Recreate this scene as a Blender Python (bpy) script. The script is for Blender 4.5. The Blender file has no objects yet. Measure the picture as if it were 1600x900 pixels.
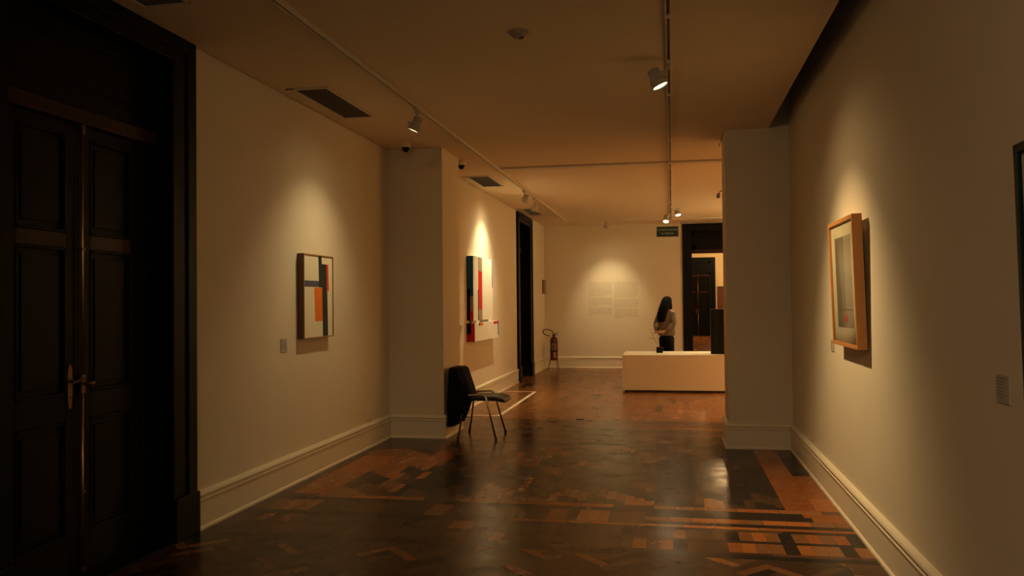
import bpy, bmesh, math, random
from mathutils import Vector, Matrix
random.seed(7)
PI = math.pi
scn = bpy.context.scene
COL = scn.collection

# ------------------------------------------------------------------ camera
YAW, PITCH, ROLL, FOC = 0.1898, 0.0174, -0.0096, 1300.0
cy, sy = math.cos(YAW), math.sin(YAW)
fw = Vector((-sy, cy, 0)); rt = Vector((cy, sy, 0)); up = Vector((0, 0, 1))
fw2 = fw*math.cos(PITCH) + up*math.sin(PITCH); up2 = up*math.cos(PITCH) - fw*math.sin(PITCH)
r3 = rt*math.cos(ROLL) + up2*math.sin(ROLL); u3 = up2*math.cos(ROLL) - rt*math.sin(ROLL)
cd = bpy.data.cameras.new('camera'); cam = bpy.data.objects.new('camera', cd); COL.objects.link(cam)
cam.matrix_world = Matrix(((r3.x, u3.x, -fw2.x, 0), (r3.y, u3.y, -fw2.y, 0), (r3.z, u3.z, -fw2.z, 0), (0, 0, 0, 1)))
cd.sensor_width = 36; cd.lens = 36*FOC/1600; cd.clip_start = 0.05; cd.clip_end = 200
scn.camera = cam

# ------------------------------------------------------------------ world, exposure
w = bpy.data.worlds.new('world'); scn.world = w; w.use_nodes = True
w.node_tree.nodes['Background'].inputs[0].default_value = (0.12, 0.45, 0.60, 1)
w.node_tree.nodes['Background'].inputs[1].default_value = 0.13
scn.view_settings.view_transform = 'Standard'; scn.view_settings.look = 'None'
scn.view_settings.exposure = 0.0; scn.view_settings.gamma = 1.0
WARM = (1.0, 0.82, 0.47)
AMBER = (1.0, 0.50, 0.17)

def lamp(name, kind, loc, energy, color, target=None, **kw):
    d = bpy.data.lights.new(name, kind); d.energy = energy; d.color = color
    for k, v in kw.items(): setattr(d, k, v)
    o = bpy.data.objects.new(name, d); COL.objects.link(o); o.location = loc
    if target is not None:
        o.rotation_euler = (Vector(target) - Vector(loc)).to_track_quat('-Z', 'Y').to_euler()
    return o
# unseen warm fill lamps added behind the viewer and behind the right pilaster
lamp('fill_lamp', 'SPOT', (-1.0, -1.6, 1.6), 110, (1.0, .68, .38), (-0.2, -1.0, -1.5), spot_size=2.6, spot_blend=1, shadow_soft_size=.12)
lamp('fill_lamp', 'SPOT', (-0.6, -1.2, 1.6), 135, (1.0, .68, .38), (1.2, 1.6, -0.2), spot_size=2.6, spot_blend=1, shadow_soft_size=.12)
lamp('fill_lamp', 'SPOT', (2.0, 11.6, 1.6), 420, AMBER, (2.7, 11.8, 0.0), spot_size=2.6, spot_blend=1, shadow_soft_size=.12)
lamp('fill_lamp', 'SPOT', (2.1, 16.5, 1.6), 700, (1.0, .74, .42), (2.7, 16.5, 0.0), spot_size=2.6, spot_blend=1, shadow_soft_size=.12)

# ------------------------------------------------------------------ dimensions (eye at origin)
F, C = -1.55, 1.795
XL, XP, XL2, XR, XQ = -3.2385, -2.584, -2.961, 1.2142, 0.568
YP1, YP2 = 9.24, 9.99       # left pilaster front / back
YQ1, YQ2 = 9.02, 9.60       # right pilaster
YB = 19.512
XRR = 2.7
TOP = 2.45

# ------------------------------------------------------------------ materials
def mat(name, col, rough=0.6, metal=0.0, noise=0.0, nscale=8.0, bump=0.0, bscale=60.0, coat=0.0, emit=None, estr=0.0, spec=0.5):
    m = bpy.data.materials.new(name); m.use_nodes = True
    nt = m.node_tree; b = nt.nodes['Principled BSDF']
    b.inputs['Roughness'].default_value = rough; b.inputs['Metallic'].default_value = metal
    b.inputs['Base Color'].default_value = (*col, 1)
    b.inputs['Coat Weight'].default_value = coat
    b.inputs['Specular IOR Level'].default_value = spec
    tc = nt.nodes.new('ShaderNodeTexCoord')
    if noise > 0:
        n = nt.nodes.new('ShaderNodeTexNoise'); n.inputs['Scale'].default_value = nscale; n.inputs['Detail'].default_value = 5
        r = nt.nodes.new('ShaderNodeMapRange'); r.inputs['To Min'].default_value = 1-noise; r.inputs['To Max'].default_value = 1+noise
        mx = nt.nodes.new('ShaderNodeVectorMath'); mx.operation = 'SCALE'; mx.inputs[0].default_value = col
        nt.links.new(tc.outputs['Object'], n.inputs['Vector']); nt.links.new(n.outputs['Fac'], r.inputs['Value'])
        nt.links.new(r.outputs[0], mx.inputs['Scale']); nt.links.new(mx.outputs[0], b.inputs['Base Color'])
    if bump > 0:
        n2 = nt.nodes.new('ShaderNodeTexNoise'); n2.inputs['Scale'].default_value = bscale; n2.inputs['Detail'].default_value = 3
        bp = nt.nodes.new('ShaderNodeBump'); bp.inputs['Strength'].default_value = bump; bp.inputs['Distance'].default_value = 0.01
        nt.links.new(tc.outputs['Object'], n2.inputs['Vector']); nt.links.new(n2.outputs['Fac'], bp.inputs['Height'])
        nt.links.new(bp.outputs[0], b.inputs['Normal'])
    if emit:
        b.inputs['Emission Color'].default_value = (*emit, 1); b.inputs['Emission Strength'].default_value = estr
    return m

def wood(name, c1, c2, rough=0.4, sc=(30, 30, 2), spec=0.5):
    m = bpy.data.materials.new(name); m.use_nodes = True; nt = m.node_tree; b = nt.nodes['Principled BSDF']
    tc = nt.nodes.new('ShaderNodeTexCoord'); mp = nt.nodes.new('ShaderNodeMapping'); mp.inputs['Scale'].default_value = sc
    n = nt.nodes.new('ShaderNodeTexNoise'); n.inputs['Scale'].default_value = 1; n.inputs['Detail'].default_value = 6
    cr = nt.nodes.new('ShaderNodeValToRGB'); cr.color_ramp.elements[0].position = .3; cr.color_ramp.elements[1].position = .7
    cr.color_ramp.elements[0].color = (*c1, 1); cr.color_ramp.elements[1].color = (*c2, 1)
    nt.links.new(tc.outputs['Object'], mp.inputs[0]); nt.links.new(mp.outputs[0], n.inputs['Vector'])
    nt.links.new(n.outputs['Fac'], cr.inputs[0]); nt.links.new(cr.outputs[0], b.inputs['Base Color'])
    b.inputs['Roughness'].default_value = rough; b.inputs['Specular IOR Level'].default_value = spec
    return m

M = {}
M['wall'] = mat('wall_paint', (0.74, 0.65, 0.49), 0.85, noise=0.03, nscale=3, bump=0.05, bscale=90, spec=0.2)
M['ceil'] = mat('ceiling_paint', (0.80, 0.65, 0.45), 0.9, noise=0.03, nscale=2, spec=0.15)
M['base'] = mat('baseboard_paint', (0.78, 0.69, 0.52), 0.45, spec=0.4)
M['void'] = mat('ceiling_void_paint', (0.05, 0.055, 0.05), 0.9)
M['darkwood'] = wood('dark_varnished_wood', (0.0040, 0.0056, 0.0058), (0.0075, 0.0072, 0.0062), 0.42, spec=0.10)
M['redwood'] = wood('reddish_wood', (0.022, 0.009, 0.005), (0.045, 0.015, 0.007), 0.4, spec=.2)
M['brass'] = mat('aged_brass', (0.62, 0.36, 0.09), 0.32, 1.0, noise=.15, nscale=30)
M['oldbrass'] = mat('dull_brass', (0.20, 0.125, 0.06), 0.45, 1.0, noise=.2, nscale=40)
M['white'] = mat('white_lacquer', (0.74, 0.66, 0.52), 0.5)
M['track'] = mat('track_aluminium', (0.66, 0.57, 0.44), 0.5)
M['lampwhite'] = mat('lamp_enamel', (0.44, 0.39, 0.31), 0.45)
M['black'] = mat('black_plastic', (0.012, 0.013, 0.014), 0.45)
M['blackgloss'] = mat('glossy_black', (0.004, 0.006, 0.008), 0.5, spec=.2)
M['grille'] = mat('dark_grille', (0.02, 0.025, 0.025), 0.5)
M['chrome'] = mat('chrome_tube', (0.75, 0.70, 0.62), 0.18, 1.0)
M['seat'] = mat('dark_vinyl', (0.035, 0.033, 0.028), 0.4, bump=.1, bscale=80)
M['coat'] = mat('navy_cloth', (0.004, 0.0055, 0.009), 0.85, noise=.3, nscale=20, bump=.9, bscale=9, spec=.2)
M['case'] = mat('white_plinth_paint', (0.78, 0.70, 0.55), 0.55, noise=.02, nscale=4)
M['lens'] = mat('lit_lens', (0.9, 0.8, 0.6), 0.3, emit=(1.0, 0.78, 0.42), estr=4.0)
M['lensoff'] = mat('dim_lens', (0.7, 0.6, 0.45), 0.2)
M['rednotice'] = mat('red_brown_wood', (0.22, 0.06, 0.03), 0.5)
M['detector'] = mat('yellowed_plastic', (0.36, 0.27, 0.17), 0.5)
M['red'] = mat('red_enamel', (0.13, 0.010, 0.012), 0.35)
M['rubber'] = mat('black_rubber', (0.012, 0.011, 0.010), 0.6)
M['tape'] = mat('white_floor_tape', (0.80, 0.70, 0.52), 0.5, noise=.06, nscale=20)
M['label'] = mat('grey_label_card', (0.44, 0.41, 0.35), 0.6)
M['cardink'] = mat('label_print', (0.20, 0.18, 0.14), 0.8)
M['ink'] = mat('dark_ink', (0.06, 0.05, 0.04), 0.8)
M['wallink'] = mat('wall_text_ink', (0.46, 0.39, 0.28), 0.85)
M['sign'] = mat('dark_green_sign', (0.003, 0.024, 0.021), 0.4)
M['signtext'] = mat('pale_sign_lettering', (0.30, 0.42, 0.22), 0.5)
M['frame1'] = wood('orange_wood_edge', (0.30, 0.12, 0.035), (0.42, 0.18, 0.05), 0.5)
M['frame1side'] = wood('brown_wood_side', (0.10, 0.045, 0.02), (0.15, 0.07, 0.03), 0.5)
M['frame3'] = wood('honey_wood_frame', (0.50, 0.20, 0.045), (0.62, 0.27, 0.07), 0.35)
M['cream'] = mat('cream_paint', (0.80, 0.74, 0.54), 0.55, noise=.03, nscale=15, spec=0.15)
M['ivory'] = mat('ivory_paint', (0.90, 0.86, 0.72), 0.45, spec=0.15)
M['greenblk'] = mat('green_black_paint', (0.004, 0.017, 0.015), 0.45, spec=0.15)
M['pred'] = mat('red_paint', (0.60, 0.02, 0.015), 0.45, spec=0.15)
M['porange'] = mat('orange_paint', (0.80, 0.18, 0.006), 0.45, spec=0.15)
M['pblue'] = mat('blue_paint', (0.015, 0.12, 0.36), 0.45, spec=0.15)
M['slate'] = mat('slate_blue_paint', (0.075, 0.085, 0.14), 0.5, noise=.3, nscale=60, spec=0.15)
M['tan'] = mat('tan_paint', (0.38, 0.29, 0.19), 0.5, spec=0.15)
M['mount'] = mat('mat_board', (0.62, 0.54, 0.38), 0.8)
M['taupe'] = mat('taupe_print', (0.16, 0.125, 0.075), 0.6)
M['greyprint'] = mat('grey_print', (0.30, 0.255, 0.17), 0.6)
M['glass'] = bpy.data.materials.new('picture_glass'); M['glass'].use_nodes = True
_nt = M['glass'].node_tree; _nt.nodes.clear()
_o = _nt.nodes.new('ShaderNodeOutputMaterial'); _mx = _nt.nodes.new('ShaderNodeMixShader'); _tr = _nt.nodes.new('ShaderNodeBsdfTransparent'); _gl = _nt.nodes.new('ShaderNodeBsdfGlossy'); _fr = _nt.nodes.new('ShaderNodeFresnel')
_gl.inputs['Roughness'].default_value = .04; _fr.inputs['IOR'].default_value = 1.17; _tr.inputs['Color'].default_value = (.93, .94, .92, 1)
_nt.links.new(_fr.outputs[0], _mx.inputs[0]); _nt.links.new(_tr.outputs[0], _mx.inputs[1]); _nt.links.new(_gl.outputs[0], _mx.inputs[2]); _nt.links.new(_mx.outputs[0], _o.inputs[0])
M['skin'] = mat('skin', (0.50, 0.27, 0.17), 0.55)
M['hair'] = mat('black_hair', (0.0025, 0.0025, 0.003), 0.75, spec=.15, bump=.4, bscale=90)
M['jacket'] = mat('beige_jacket_cloth', (0.17, 0.125, 0.085), 0.85, noise=.5, nscale=9, bump=1.0, bscale=11)
M['trousers'] = mat('black_trousers_cloth', (0.003, 0.004, 0.0055), 0.85, spec=.15)
M['shoe'] = mat('dark_shoe', (0.02, 0.018, 0.016), 0.5)
M['paper'] = mat('folded_paper', (0.62, 0.42, 0.28), 0.7)
M['wainscot'] = wood('brown_wainscot_wood', (0.10, 0.035, 0.018), (0.16, 0.06, 0.03), 0.5)

# ------------------------------------------------------------------ mesh helpers
class MB:
    def __init__(s): s.v = []; s.f = []; s.m = []; s.mi = 0; s.sm = []
    def add(s, vs, fs, smooth=False):
        b = len(s.v); s.v += [tuple(p) for p in vs]
        for f in fs: s.f.append([b+i for i in f]); s.m.append(s.mi); s.sm.append(smooth)
        return s
    def box(s, x0, x1, y0, y1, z0, z1):
        x0, x1 = min(x0, x1), max(x0, x1); y0, y1 = min(y0, y1), max(y0, y1); z0, z1 = min(z0, z1), max(z0, z1)
        vs = [(x0,y0,z0),(x1,y0,z0),(x1,y1,z0),(x0,y1,z0),(x0,y0,z1),(x1,y0,z1),(x1,y1,z1),(x0,y1,z1)]
        return s.add(vs, [(0,3,2,1),(4,5,6,7),(0,1,5,4),(1,2,6,5),(2,3,7,6),(3,0,4,7)])
    def tube(s, pts, r, n=10, closed=False):
        pts = [Vector(p) for p in pts]; N = len(pts); rs = r if isinstance(r, (list, tuple)) else [r]*N
        vs = []; fs = []; prev = None
        for i, p in enumerate(pts):
            if closed: t = pts[(i+1) % N] - pts[i-1]
            else: t = pts[min(i+1, N-1)] - pts[max(i-1, 0)]
            t.normalize()
            if prev is None:
                a = Vector((0,0,1)) if abs(t.z) < .9 else Vector((1,0,0)); u = t.cross(a).normalized()
            else:
                u = (prev - t*prev.dot(t)).normalized()
            prev = u; v = t.cross(u)
            for k in range(n):
                an = 2*PI*k/n; vs.append(p + (u*math.cos(an) + v*math.sin(an))*rs[i])
        L = N if closed else N-1
        for i in range(L):
            j = (i+1) % N
            for k in range(n):
                k2 = (k+1) % n; fs.append((i*n+k, i*n+k2, j*n+k2, j*n+k))
        if not closed:
            fs.append(tuple(range(n))[::-1]); fs.append(tuple((N-1)*n+k for k in range(n)))
        return s.add(vs, fs, True)
    def lathe(s, prof, n=28, mtx=None):
        vs = []; fs = []
        for (r, z) in prof:
            for k in range(n):
                a = 2*PI*k/n; vs.append(Vector((r*math.cos(a), r*math.sin(a), z)))
        for i in range(len(prof)-1):
            for k in range(n):
                k2 = (k+1) % n; fs.append((i*n+k, i*n+k2, (i+1)*n+k2, (i+1)*n+k))
        fs.append(tuple(range(n))[::-1]); fs.append(tuple((len(prof)-1)*n+k for k in range(n)))
        if mtx is not None: vs = [mtx @ v for v in vs]
        return s.add(vs, fs, True)
    def loft(s, rings, n=20, cap=True, fold=0.0, nf=5, sq=1.0):
        """rings: (cx, cy, z, rx, ry, rot)"""
        vs = []; fs = []
        for i, (cx, cyy, z, rx, ry, ro) in enumerate(rings):
            for k in range(n):
                a = 2*PI*k/n; ca, sa = math.cos(a), math.sin(a)
                ca = math.copysign(abs(ca)**sq, ca); sa = math.copysign(abs(sa)**sq, sa)
                q = 1 + fold*math.sin(nf*a + i*.55)
                x, y = rx*ca*q, ry*sa*q
                vs.append((cx + x*math.cos(ro) - y*math.sin(ro), cyy + x*math.sin(ro) + y*math.cos(ro), z))
        for i in range(len(rings)-1):
            for k in range(n):
                k2 = (k+1) % n; fs.append((i*n+k, i*n+k2, (i+1)*n+k2, (i+1)*n+k))
        if cap:
            fs.append(tuple(range(n))[::-1]); fs.append(tuple((len(rings)-1)*n+k for k in range(n)))
        return s.add(vs, fs, True)
    def build(s, name, mats, parent=None, bevel=0.0, sub=0, seg=2, fix=True):
        me = bpy.data.meshes.new(name); me.from_pydata(s.v, [], s.f)
        if not isinstance(mats, (list, tuple)): mats = [mats]
        for m in mats: me.materials.append(M[m] if isinstance(m, str) else m)
        for p, mi, sm in zip(me.polygons, s.m, s.sm): p.material_index = mi; p.use_smooth = sm
        if fix:
            bm = bmesh.new(); bm.from_mesh(me); bmesh.ops.recalc_face_normals(bm, faces=bm.faces); bm.to_mesh(me); bm.free()
        o = bpy.data.objects.new(name, me); COL.objects.link(o)
        if bevel:
            bv = o.modifiers.new('bevel', 'BEVEL'); bv.width = bevel; bv.segments = seg; bv.limit_method = 'ANGLE'
        if sub:
            sb = o.modifiers.new('sub', 'SUBSURF'); sb.levels = sub; sb.render_levels = sub
        if parent is not None: o.parent = parent
        return o

def tag(o, label=None, cat=None, group=None, kind=None):
    if label: o['label'] = label
    if cat: o['category'] = cat
    if group: o['group'] = group
    if kind: o['kind'] = kind
    return o
def empty(name, loc=(0,0,0), rz=0, **kw):
    o = bpy.data.objects.new(name, None); COL.objects.link(o); o.location = loc; o.rotation_euler = (0, 0, rz)
    o.empty_display_size = .1
    return tag(o, **kw)
def struct(o, label=None, cat=None):
    return tag(o, label, cat, kind='structure')

# ------------------------------------------------------------------ SHELL
T = 0.30
m = MB(); D1a, D1b = 3.306+.02, 5.19-.02
m.box(XL-T, XL, -2.5, D1a, F, TOP); m.box(XL-T, XL, D1b, YP1, F, TOP)
struct(m.build('wall_left', 'wall'), 'cream painted left wall beside the tall dark double door', 'wall')
m = MB(); m.box(XL-T, XP, YP1, YP2, F, TOP)
struct(m.build('wall_left_pilaster', 'wall'), 'cream pilaster projecting behind the chair', 'wall')
m = MB(); D2a, D2b = 15.90, 17.58
m.box(XL-T, XL2, YP2, D2a, F, TOP); m.box(XL-T, XL2, D2b, YB, F, TOP)
struct(m.build('wall_left_far', 'wall'), 'far left wall behind the painted relief', 'wall')
m = MB(); m.box(XR, XR+T, -2.5, YQ1, F, TOP)
struct(m.build('wall_right', 'wall'), 'long right wall carrying the honey wood framed picture', 'wall')
m = MB(); m.box(XQ, XR+T, YQ1, YQ2, F, TOP)
struct(m.build('wall_right_pilaster', 'wall'), 'right pilaster in front of the long white plinth', 'wall')
m = MB(); m.box(XRR, XRR+T, YQ2, YB+.4, F, TOP); m.box(XR, XRR+T, YQ2-.25, YQ2-.0, F, TOP)
struct(m.build('wall_right_far', 'wall'), 'far right wall hidden behind the right pilaster', 'wall')
DX0, DX1 = 0.25, 1.95
m = MB(); m.box(XL-T, DX0+.02, YB, YB+.4, F, TOP); m.box(DX1-.02, XRR+T, YB, YB+.4, F, TOP)
m.box(DX0+.02, DX1-.02, YB, YB+.4, 1.76, TOP)
struct(m.build('wall_back', 'wall'), 'end wall with the printed text panel', 'wall')
# ceiling: suspended slab with a narrow shadow gap and a wide slot along the right wall
G = 0.014
m = MB()
m.box(XL+G, 1.01, -2.5, YP1-G, C, C+.05)
m.box(XP+G, 1.01, YP1-G, YQ1-G+.0001, C, C+.05) if YQ1 > YP1 else None
m.box(XP+G, XQ-G, YP1-G, YP2, C, C+.05)
m.box(XL2+G, XRR, YP2, YB, C, C+.05)
m.box(XQ-.002, XRR, YQ2+.002, YP2, C, C+.05)
ceil = m.build('ceiling', 'ceil', fix=False)
struct(ceil, 'plain suspended ceiling with lighting tracks', 'ceiling')
m = MB(); m.box(XL-T, XRR+T, -2.5, YB+.4, TOP, TOP+.1)
struct(m.build('ceiling_upper', 'void'), 'dark void above the suspended ceiling', 'ceiling')

# hall beyond the end doorway
YF = 37.46
m = MB()
m.box(-1.2, -1.0, YB+.4, YF, F, 2.8); m.box(5.0, 5.2, YB+.4, YF, F, 2.8); m.box(-1.2, 5.2, YF, YF+.2, F, 2.8)
struct(m.build('wall_hall', mat('hall_paint', (0.80, 0.66, 0.42), .85)), 'lit cream wall of the hall beyond the doorway', 'wall')
m = MB(); m.box(-1.2, 5.2, YB+.4, YF+.2, 2.8, 2.9)
struct(m.build('ceiling_hall', 'ceil'), 'ceiling of the hall beyond the doorway', 'ceiling')
m = MB(); m.box(1.95, 5.0, YF-.06, YF, F, .60); m.box(1.95, 5.0, YF-.09, YF, .56, .62)
for k in range(6): m.box(2.0+k*.5, 2.05+k*.5, YF-.08, YF, F, .58)
struct(m.build('trim_hall_wainscot', 'wainscot'), 'brown wooden wainscot in the hall beyond', 'trim')

# ------------------------------------------------------------------ FLOOR: individual parquet blocks in one mesh, colour per block
def floor_build():
    V = []; Fc = []; Cc = []
    def quad(pts, c):
        # small dark joint: shrink
        cx = sum(p[0] for p in pts)/len(pts); cyy = sum(p[1] for p in pts)/len(pts)
        out = []
        for (x, y) in pts:
            dx, dy = cx-x, cyy-y; d = math.hypot(dx, dy) or 1
            out.append((x+dx/d*.0012, y+dy/d*.0012))
        b = len(V); V.extend([(x, y, F) for x, y in out]); Fc.append(list(range(b, b+len(out)))); Cc.append(c)
    def clipq(pts, x0, x1, y0, y1):
        def cl(P, ax, lim, sg):
            o = []
            for i in range(len(P)):
                a, b = P[i], P[(i+1) % len(P)]
                ia = (a[ax]-lim)*sg >= 0; ib = (b[ax]-lim)*sg >= 0
                if ia: o.append(a)
                if ia != ib:
                    t = (lim-a[ax])/(b[ax]-a[ax]); o.append((a[0]+(b[0]-a[0])*t, a[1]+(b[1]-a[1])*t))
            return o
        for ax, lim, sg in ((0,x0,1),(0,x1,-1),(1,y0,1),(1,y1,-1)):
            pts = cl(pts, ax, lim, sg)
            if len(pts) < 3: return None
        return pts
    rnd = random.Random(11)
    DK = [(0.012,0.009,0.008),(0.017,0.011,0.009),(0.010,0.009,0.009)]
    MD = [(0.052,0.025,0.013),(0.070,0.032,0.015),(0.044,0.022,0.012),(0.088,0.040,0.018)]
    LT = [(0.25,0.097,0.028),(0.21,0.084,0.027),(0.29,0.112,0.033),(0.235,0.098,0.034)]
    FR = [(0.25,0.098,0.028),(0.28,0.11,0.032),(0.23,0.092,0.028)]
    OR = [(0.34,0.10,0.020),(0.29,0.085,0.018),(0.38,0.12,0.026)]
    LT = [tuple(q*.84 for q in c) for c in LT]; OR = [tuple(q*.84 for q in c) for c in OR]
    def jit(c, a=.18):
        k = 1 + rnd.uniform(-a, a); return tuple(q*k for q in c)
    def pick(pd, pm, pl):
        r = rnd.random()
        return jit(rnd.choice(DK if r < pd else MD if r < pd+pm else LT+MD))
    def rect(x0, x1, y0, y1, c, X0=-9, X1=9, Y0=-9, Y1=99):
        p = clipq([(x0,y0),(x1,y0),(x1,y1),(x0,y1)], X0, X1, Y0, Y1)
        if p: quad(p, c)
    xa, xb = XL-.6, XR+.02
    # zone H: herringbone nearest the camera
    W, L = 0.0675, 0.27
    n = int(L/W)
    s2 = math.sqrt(.5)
    y1 = 5.18
    for i in range(-90, 140):
        for j in range(-26, 26):
            # classic herringbone lattice in rotated coordinates
            ox = i*W + j*L*1.0; oy = i*W - j*L*1.0
            for kind in (0, 1):
                if kind == 0: q = [(ox, oy), (ox+L, oy), (ox+L, oy+W), (ox, oy+W)]
                else: q = [(ox+L, oy+W-L), (ox+L+W, oy+W-L), (ox+L+W, oy+W), (ox+L, oy+W)]
                if kind == 1: q = [(a, b) for a, b in q]
                P = [((a-b)*s2, (a+b)*s2) for a, b in q]
                mxx = max(p[0] for p in P); mnx = min(p[0] for p in P); mxy = max(p[1] for p in P); mny = min(p[1] for p in P)
                if mxx < xa or mnx > xb or mxy < 1.0 or mny > y1: continue
                P = clipq(P, xa, .98, 1.0, y1)
                band = math.sin(j*2.1 + kind*.9 + i*.18)
                c = pick(.30 if band > 0 else .10, .60, .10)
                if P: quad(P, c)
    # right hand strip beside herringbone
    y = 1.0
    while y < y1:
        d = .075; rect(.98, xb, y, min(y+d, y1), jit(rnd.choice(OR if int(y/d) % 5 == 0 else MD+DK))); y += d
    # border bands (run across the room)
    def strip(ya, yb, cs, seg=.55, x0=xa, x1=xb, a=.15):
        x = x0 - rnd.uniform(0, seg)
        while x < x1:
            rect(max(x, x0), min(x+seg, x1), ya, yb, jit(rnd.choice(cs), a)); x += seg
    def blocks(ya, yb, cs, wd=.09, x0=xa, x1=xb, run=None):
        x = x0; c = rnd.choice(cs); left = 0
        while x < x1:
            if left <= 0:
                c = rnd.choice(cs); left = rnd.randint(1, run or 1)
            rect(x, min(x+wd, x1), ya, yb, jit(c)); x += wd; left -= 1
    strip(5.18, 5.26, DK, .6); 
    def squares(ya, yb, off):
        x = xa; k = 0
        while x < xb:
            wd = .085
            ph = (k+off) % 9
            c = DK if ph in (0, ) else (MD if ph < 4 else LT+MD*4)
            if x > .25: c = OR + LT if ph not in (3, 8) else DK
            rect(x, x+wd, ya, yb, jit(rnd.choice(c))); x += wd; k += 1
    strip(5.26, 5.31, MD, .5)
    squares(5.31, 5.52, 0)
    strip(5.52, 5.57, DK, .35, .1, xb); strip(5.52, 5.57, MD, .3, xa, .1)
    squares(5.57, 5.78, 4)
    strip(5.78, 5.84, DK+MD, .45, -1.2, xb); strip(5.78, 5.87, DK, .6, xa, -1.2)
    strip(5.84, 5.90, LT+OR, .5, -1.2, xb); strip(5.87, 5.90, MD, .5, xa, -1.2)
    blocks(5.90, 6.22, MD+MD+MD+LT, .075, xa, -.2, 3); strip(5.90, 5.98, DK, .6, -.2, xb); blocks(5.98, 6.10, LT+OR, .16, -.2, xb, 2); strip(6.10, 6.22, DK, .7, -.2, .95); strip(6.10, 6.22, OR, .4, .95, xb)
    strip(6.22, 6.32, DK, .8, xa+.35, .9); strip(6.22, 6.32, OR, .3, xa, xa+.35); strip(6.22, 6.32, OR, .3, .9, xb)
    strip(6.32, 6.42, LT+MD+OR, .3, xa, xb)
    # zone M: staggered blocks making diagonal staircase stripes, orange borders along the walls
    yA, yB2 = 6.42, 9.02
    strip_x = XL+.36+.2
    y = yA
    while y < yB2:
        for (a, b, cs) in ((xa, XL+.02, MD), (XL+.02, XL+.14, DK+MD), (XL+.14, XL+.46, OR if y < 8.3 else OR+MD), (.80, 1.02, OR if y < 8.9 else MD), (1.02, xb, OR if y < 7.5 else DK)):
            rect(a, b, y, min(y+.42, yB2), jit(rnd.choice(cs), .12))
        y += .42
    W = .075; x = XL+.46; k = 0; Lb = .30
    while x < .80:
        st = (k*.075) % Lb
        yy = yA - st; j = -int(k*.075/Lb)
        while yy < yB2:
            # colour constant along the staircase diagonal
            idx = j
            u = (yy + 0) + 0
            rr = random.Random(idx*7919 + int((k)/7)*131)
            r = rr.random()
            cs = DK if r < .40 else MD if r < .74 else LT
            if x < -2.2 and 7.0 < yy < 8.2 and r > .35: cs = OR
            if x > -.6 and r < .55: cs = DK
            rect(x, x+W, yy, yy+Lb, jit(rnd.choice(cs), .15), XL+.46, .80, yA, yB2)
            yy += Lb; j += 1
        x += W; k += 1
    # threshold between the pilasters
    xa2, xb2 = XL2-.3, XRR
    for i, (a, b) in enumerate(((9.02,9.12),(9.12,9.24),(9.24,9.36),(9.36,9.5),(9.5,9.62),(9.62,9.75),(9.75,9.85),(9.85,9.97),(9.97,10.1))):
        strip(a, b, DK if i in (0, 4, 8) else MD if i % 2 else MD+LT, .5, xa2, xb2)
    for k in range(9):
        y = 10.1 + k*.1; strip(y, y+.1, LT+LT+MD if rnd.random() < .75 else MD, .45, xa2, xb2, .1)
    # zone F: long run of boards towards the end wall
    x = xa2
    W = .10
    k = 0
    while x < xb2:
        y = 11.0 - rnd.uniform(0, .8)
        while y < YB+.45:
            ln = rnd.uniform(.6, 1.0); r = rnd.random()
            rect(x, x+W, max(y, 11.0), min(y+ln, YB+.45), jit(rnd.choice(FR) if r > .05 else rnd.choice(MD), .12))
            y += ln
        x += W; k += 1
    x = -1.2
    while x < 5.2:
        y = YB+.45
        while y < YF+.1:
            rect(x, x+.12, y, y+1.5, jit(rnd.choice(FR), .1)); y += 1.5
        x += .12
    me = bpy.data.meshes.new('floor'); me.from_pydata(V, [], Fc)
    ca = me.color_attributes.new('block_colour', 'FLOAT_COLOR', 'CORNER')
    li = 0
    for f, c in zip(Fc, Cc):
        for _ in f: ca.data[li].color = (*c, 1); li += 1
    # dark bed under the joints
    b = len(V)
    bm = bmesh.new(); bm.from_mesh(me)
    lay = bm.loops.layers.float_color['block_colour']
    for (x0, x1, y0, y1, z) in ((XL-.7, XRR+.3, -2.5, YB+.5, F-.002), (-1.3, 5.3, YB+.5, YF+.3, F-.002)):
        vs = [bm.verts.new(p) for p in ((x0,y0,z),(x1,y0,z),(x1,y1,z),(x0,y1,z))]
        fc = bm.faces.new(vs)
        for lp in fc.loops: lp[lay] = (.012,.008,.006,1)
    bm.normal_update()
    for fc in bm.faces:
        if fc.normal.z < 0: fc.normal_flip()
    bm.to_mesh(me); bm.free()
    o = bpy.data.objects.new('floor', me); COL.objects.link(o)
    mt = bpy.data.materials.new('parquet'); mt.use_nodes = True; nt = mt.node_tree; bs = nt.nodes['Principled BSDF']
    at = nt.nodes.new('ShaderNodeAttribute'); at.attribute_name = 'block_colour'
    tc = nt.nodes.new('ShaderNodeTexCoord')
    n1 = nt.nodes.new('ShaderNodeTexNoise'); n1.inputs['Scale'].default_value = 45; n1.inputs['Detail'].default_value = 6
    mr = nt.nodes.new('ShaderNodeMapRange'); mr.inputs['To Min'].default_value = .8; mr.inputs['To Max'].default_value = 1.2
    sc = nt.nodes.new('ShaderNodeVectorMath'); sc.operation = 'SCALE'
    nt.links.new(tc.outputs['Object'], n1.inputs['Vector']); nt.links.new(n1.outputs['Fac'], mr.inputs['Value'])
    nt.links.new(at.outputs['Color'], sc.inputs[0]); nt.links.new(mr.outputs[0], sc.inputs['Scale']); nt.links.new(sc.outputs[0], bs.inputs['Base Color'])
    n2 = nt.nodes.new('ShaderNodeTexNoise'); n2.inputs['Scale'].default_value = 5; n2.inputs['Detail'].default_value = 4
    m2 = nt.nodes.new('ShaderNodeMapRange'); m2.inputs['To Min'].default_value = .13; m2.inputs['To Max'].default_value = .36
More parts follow.
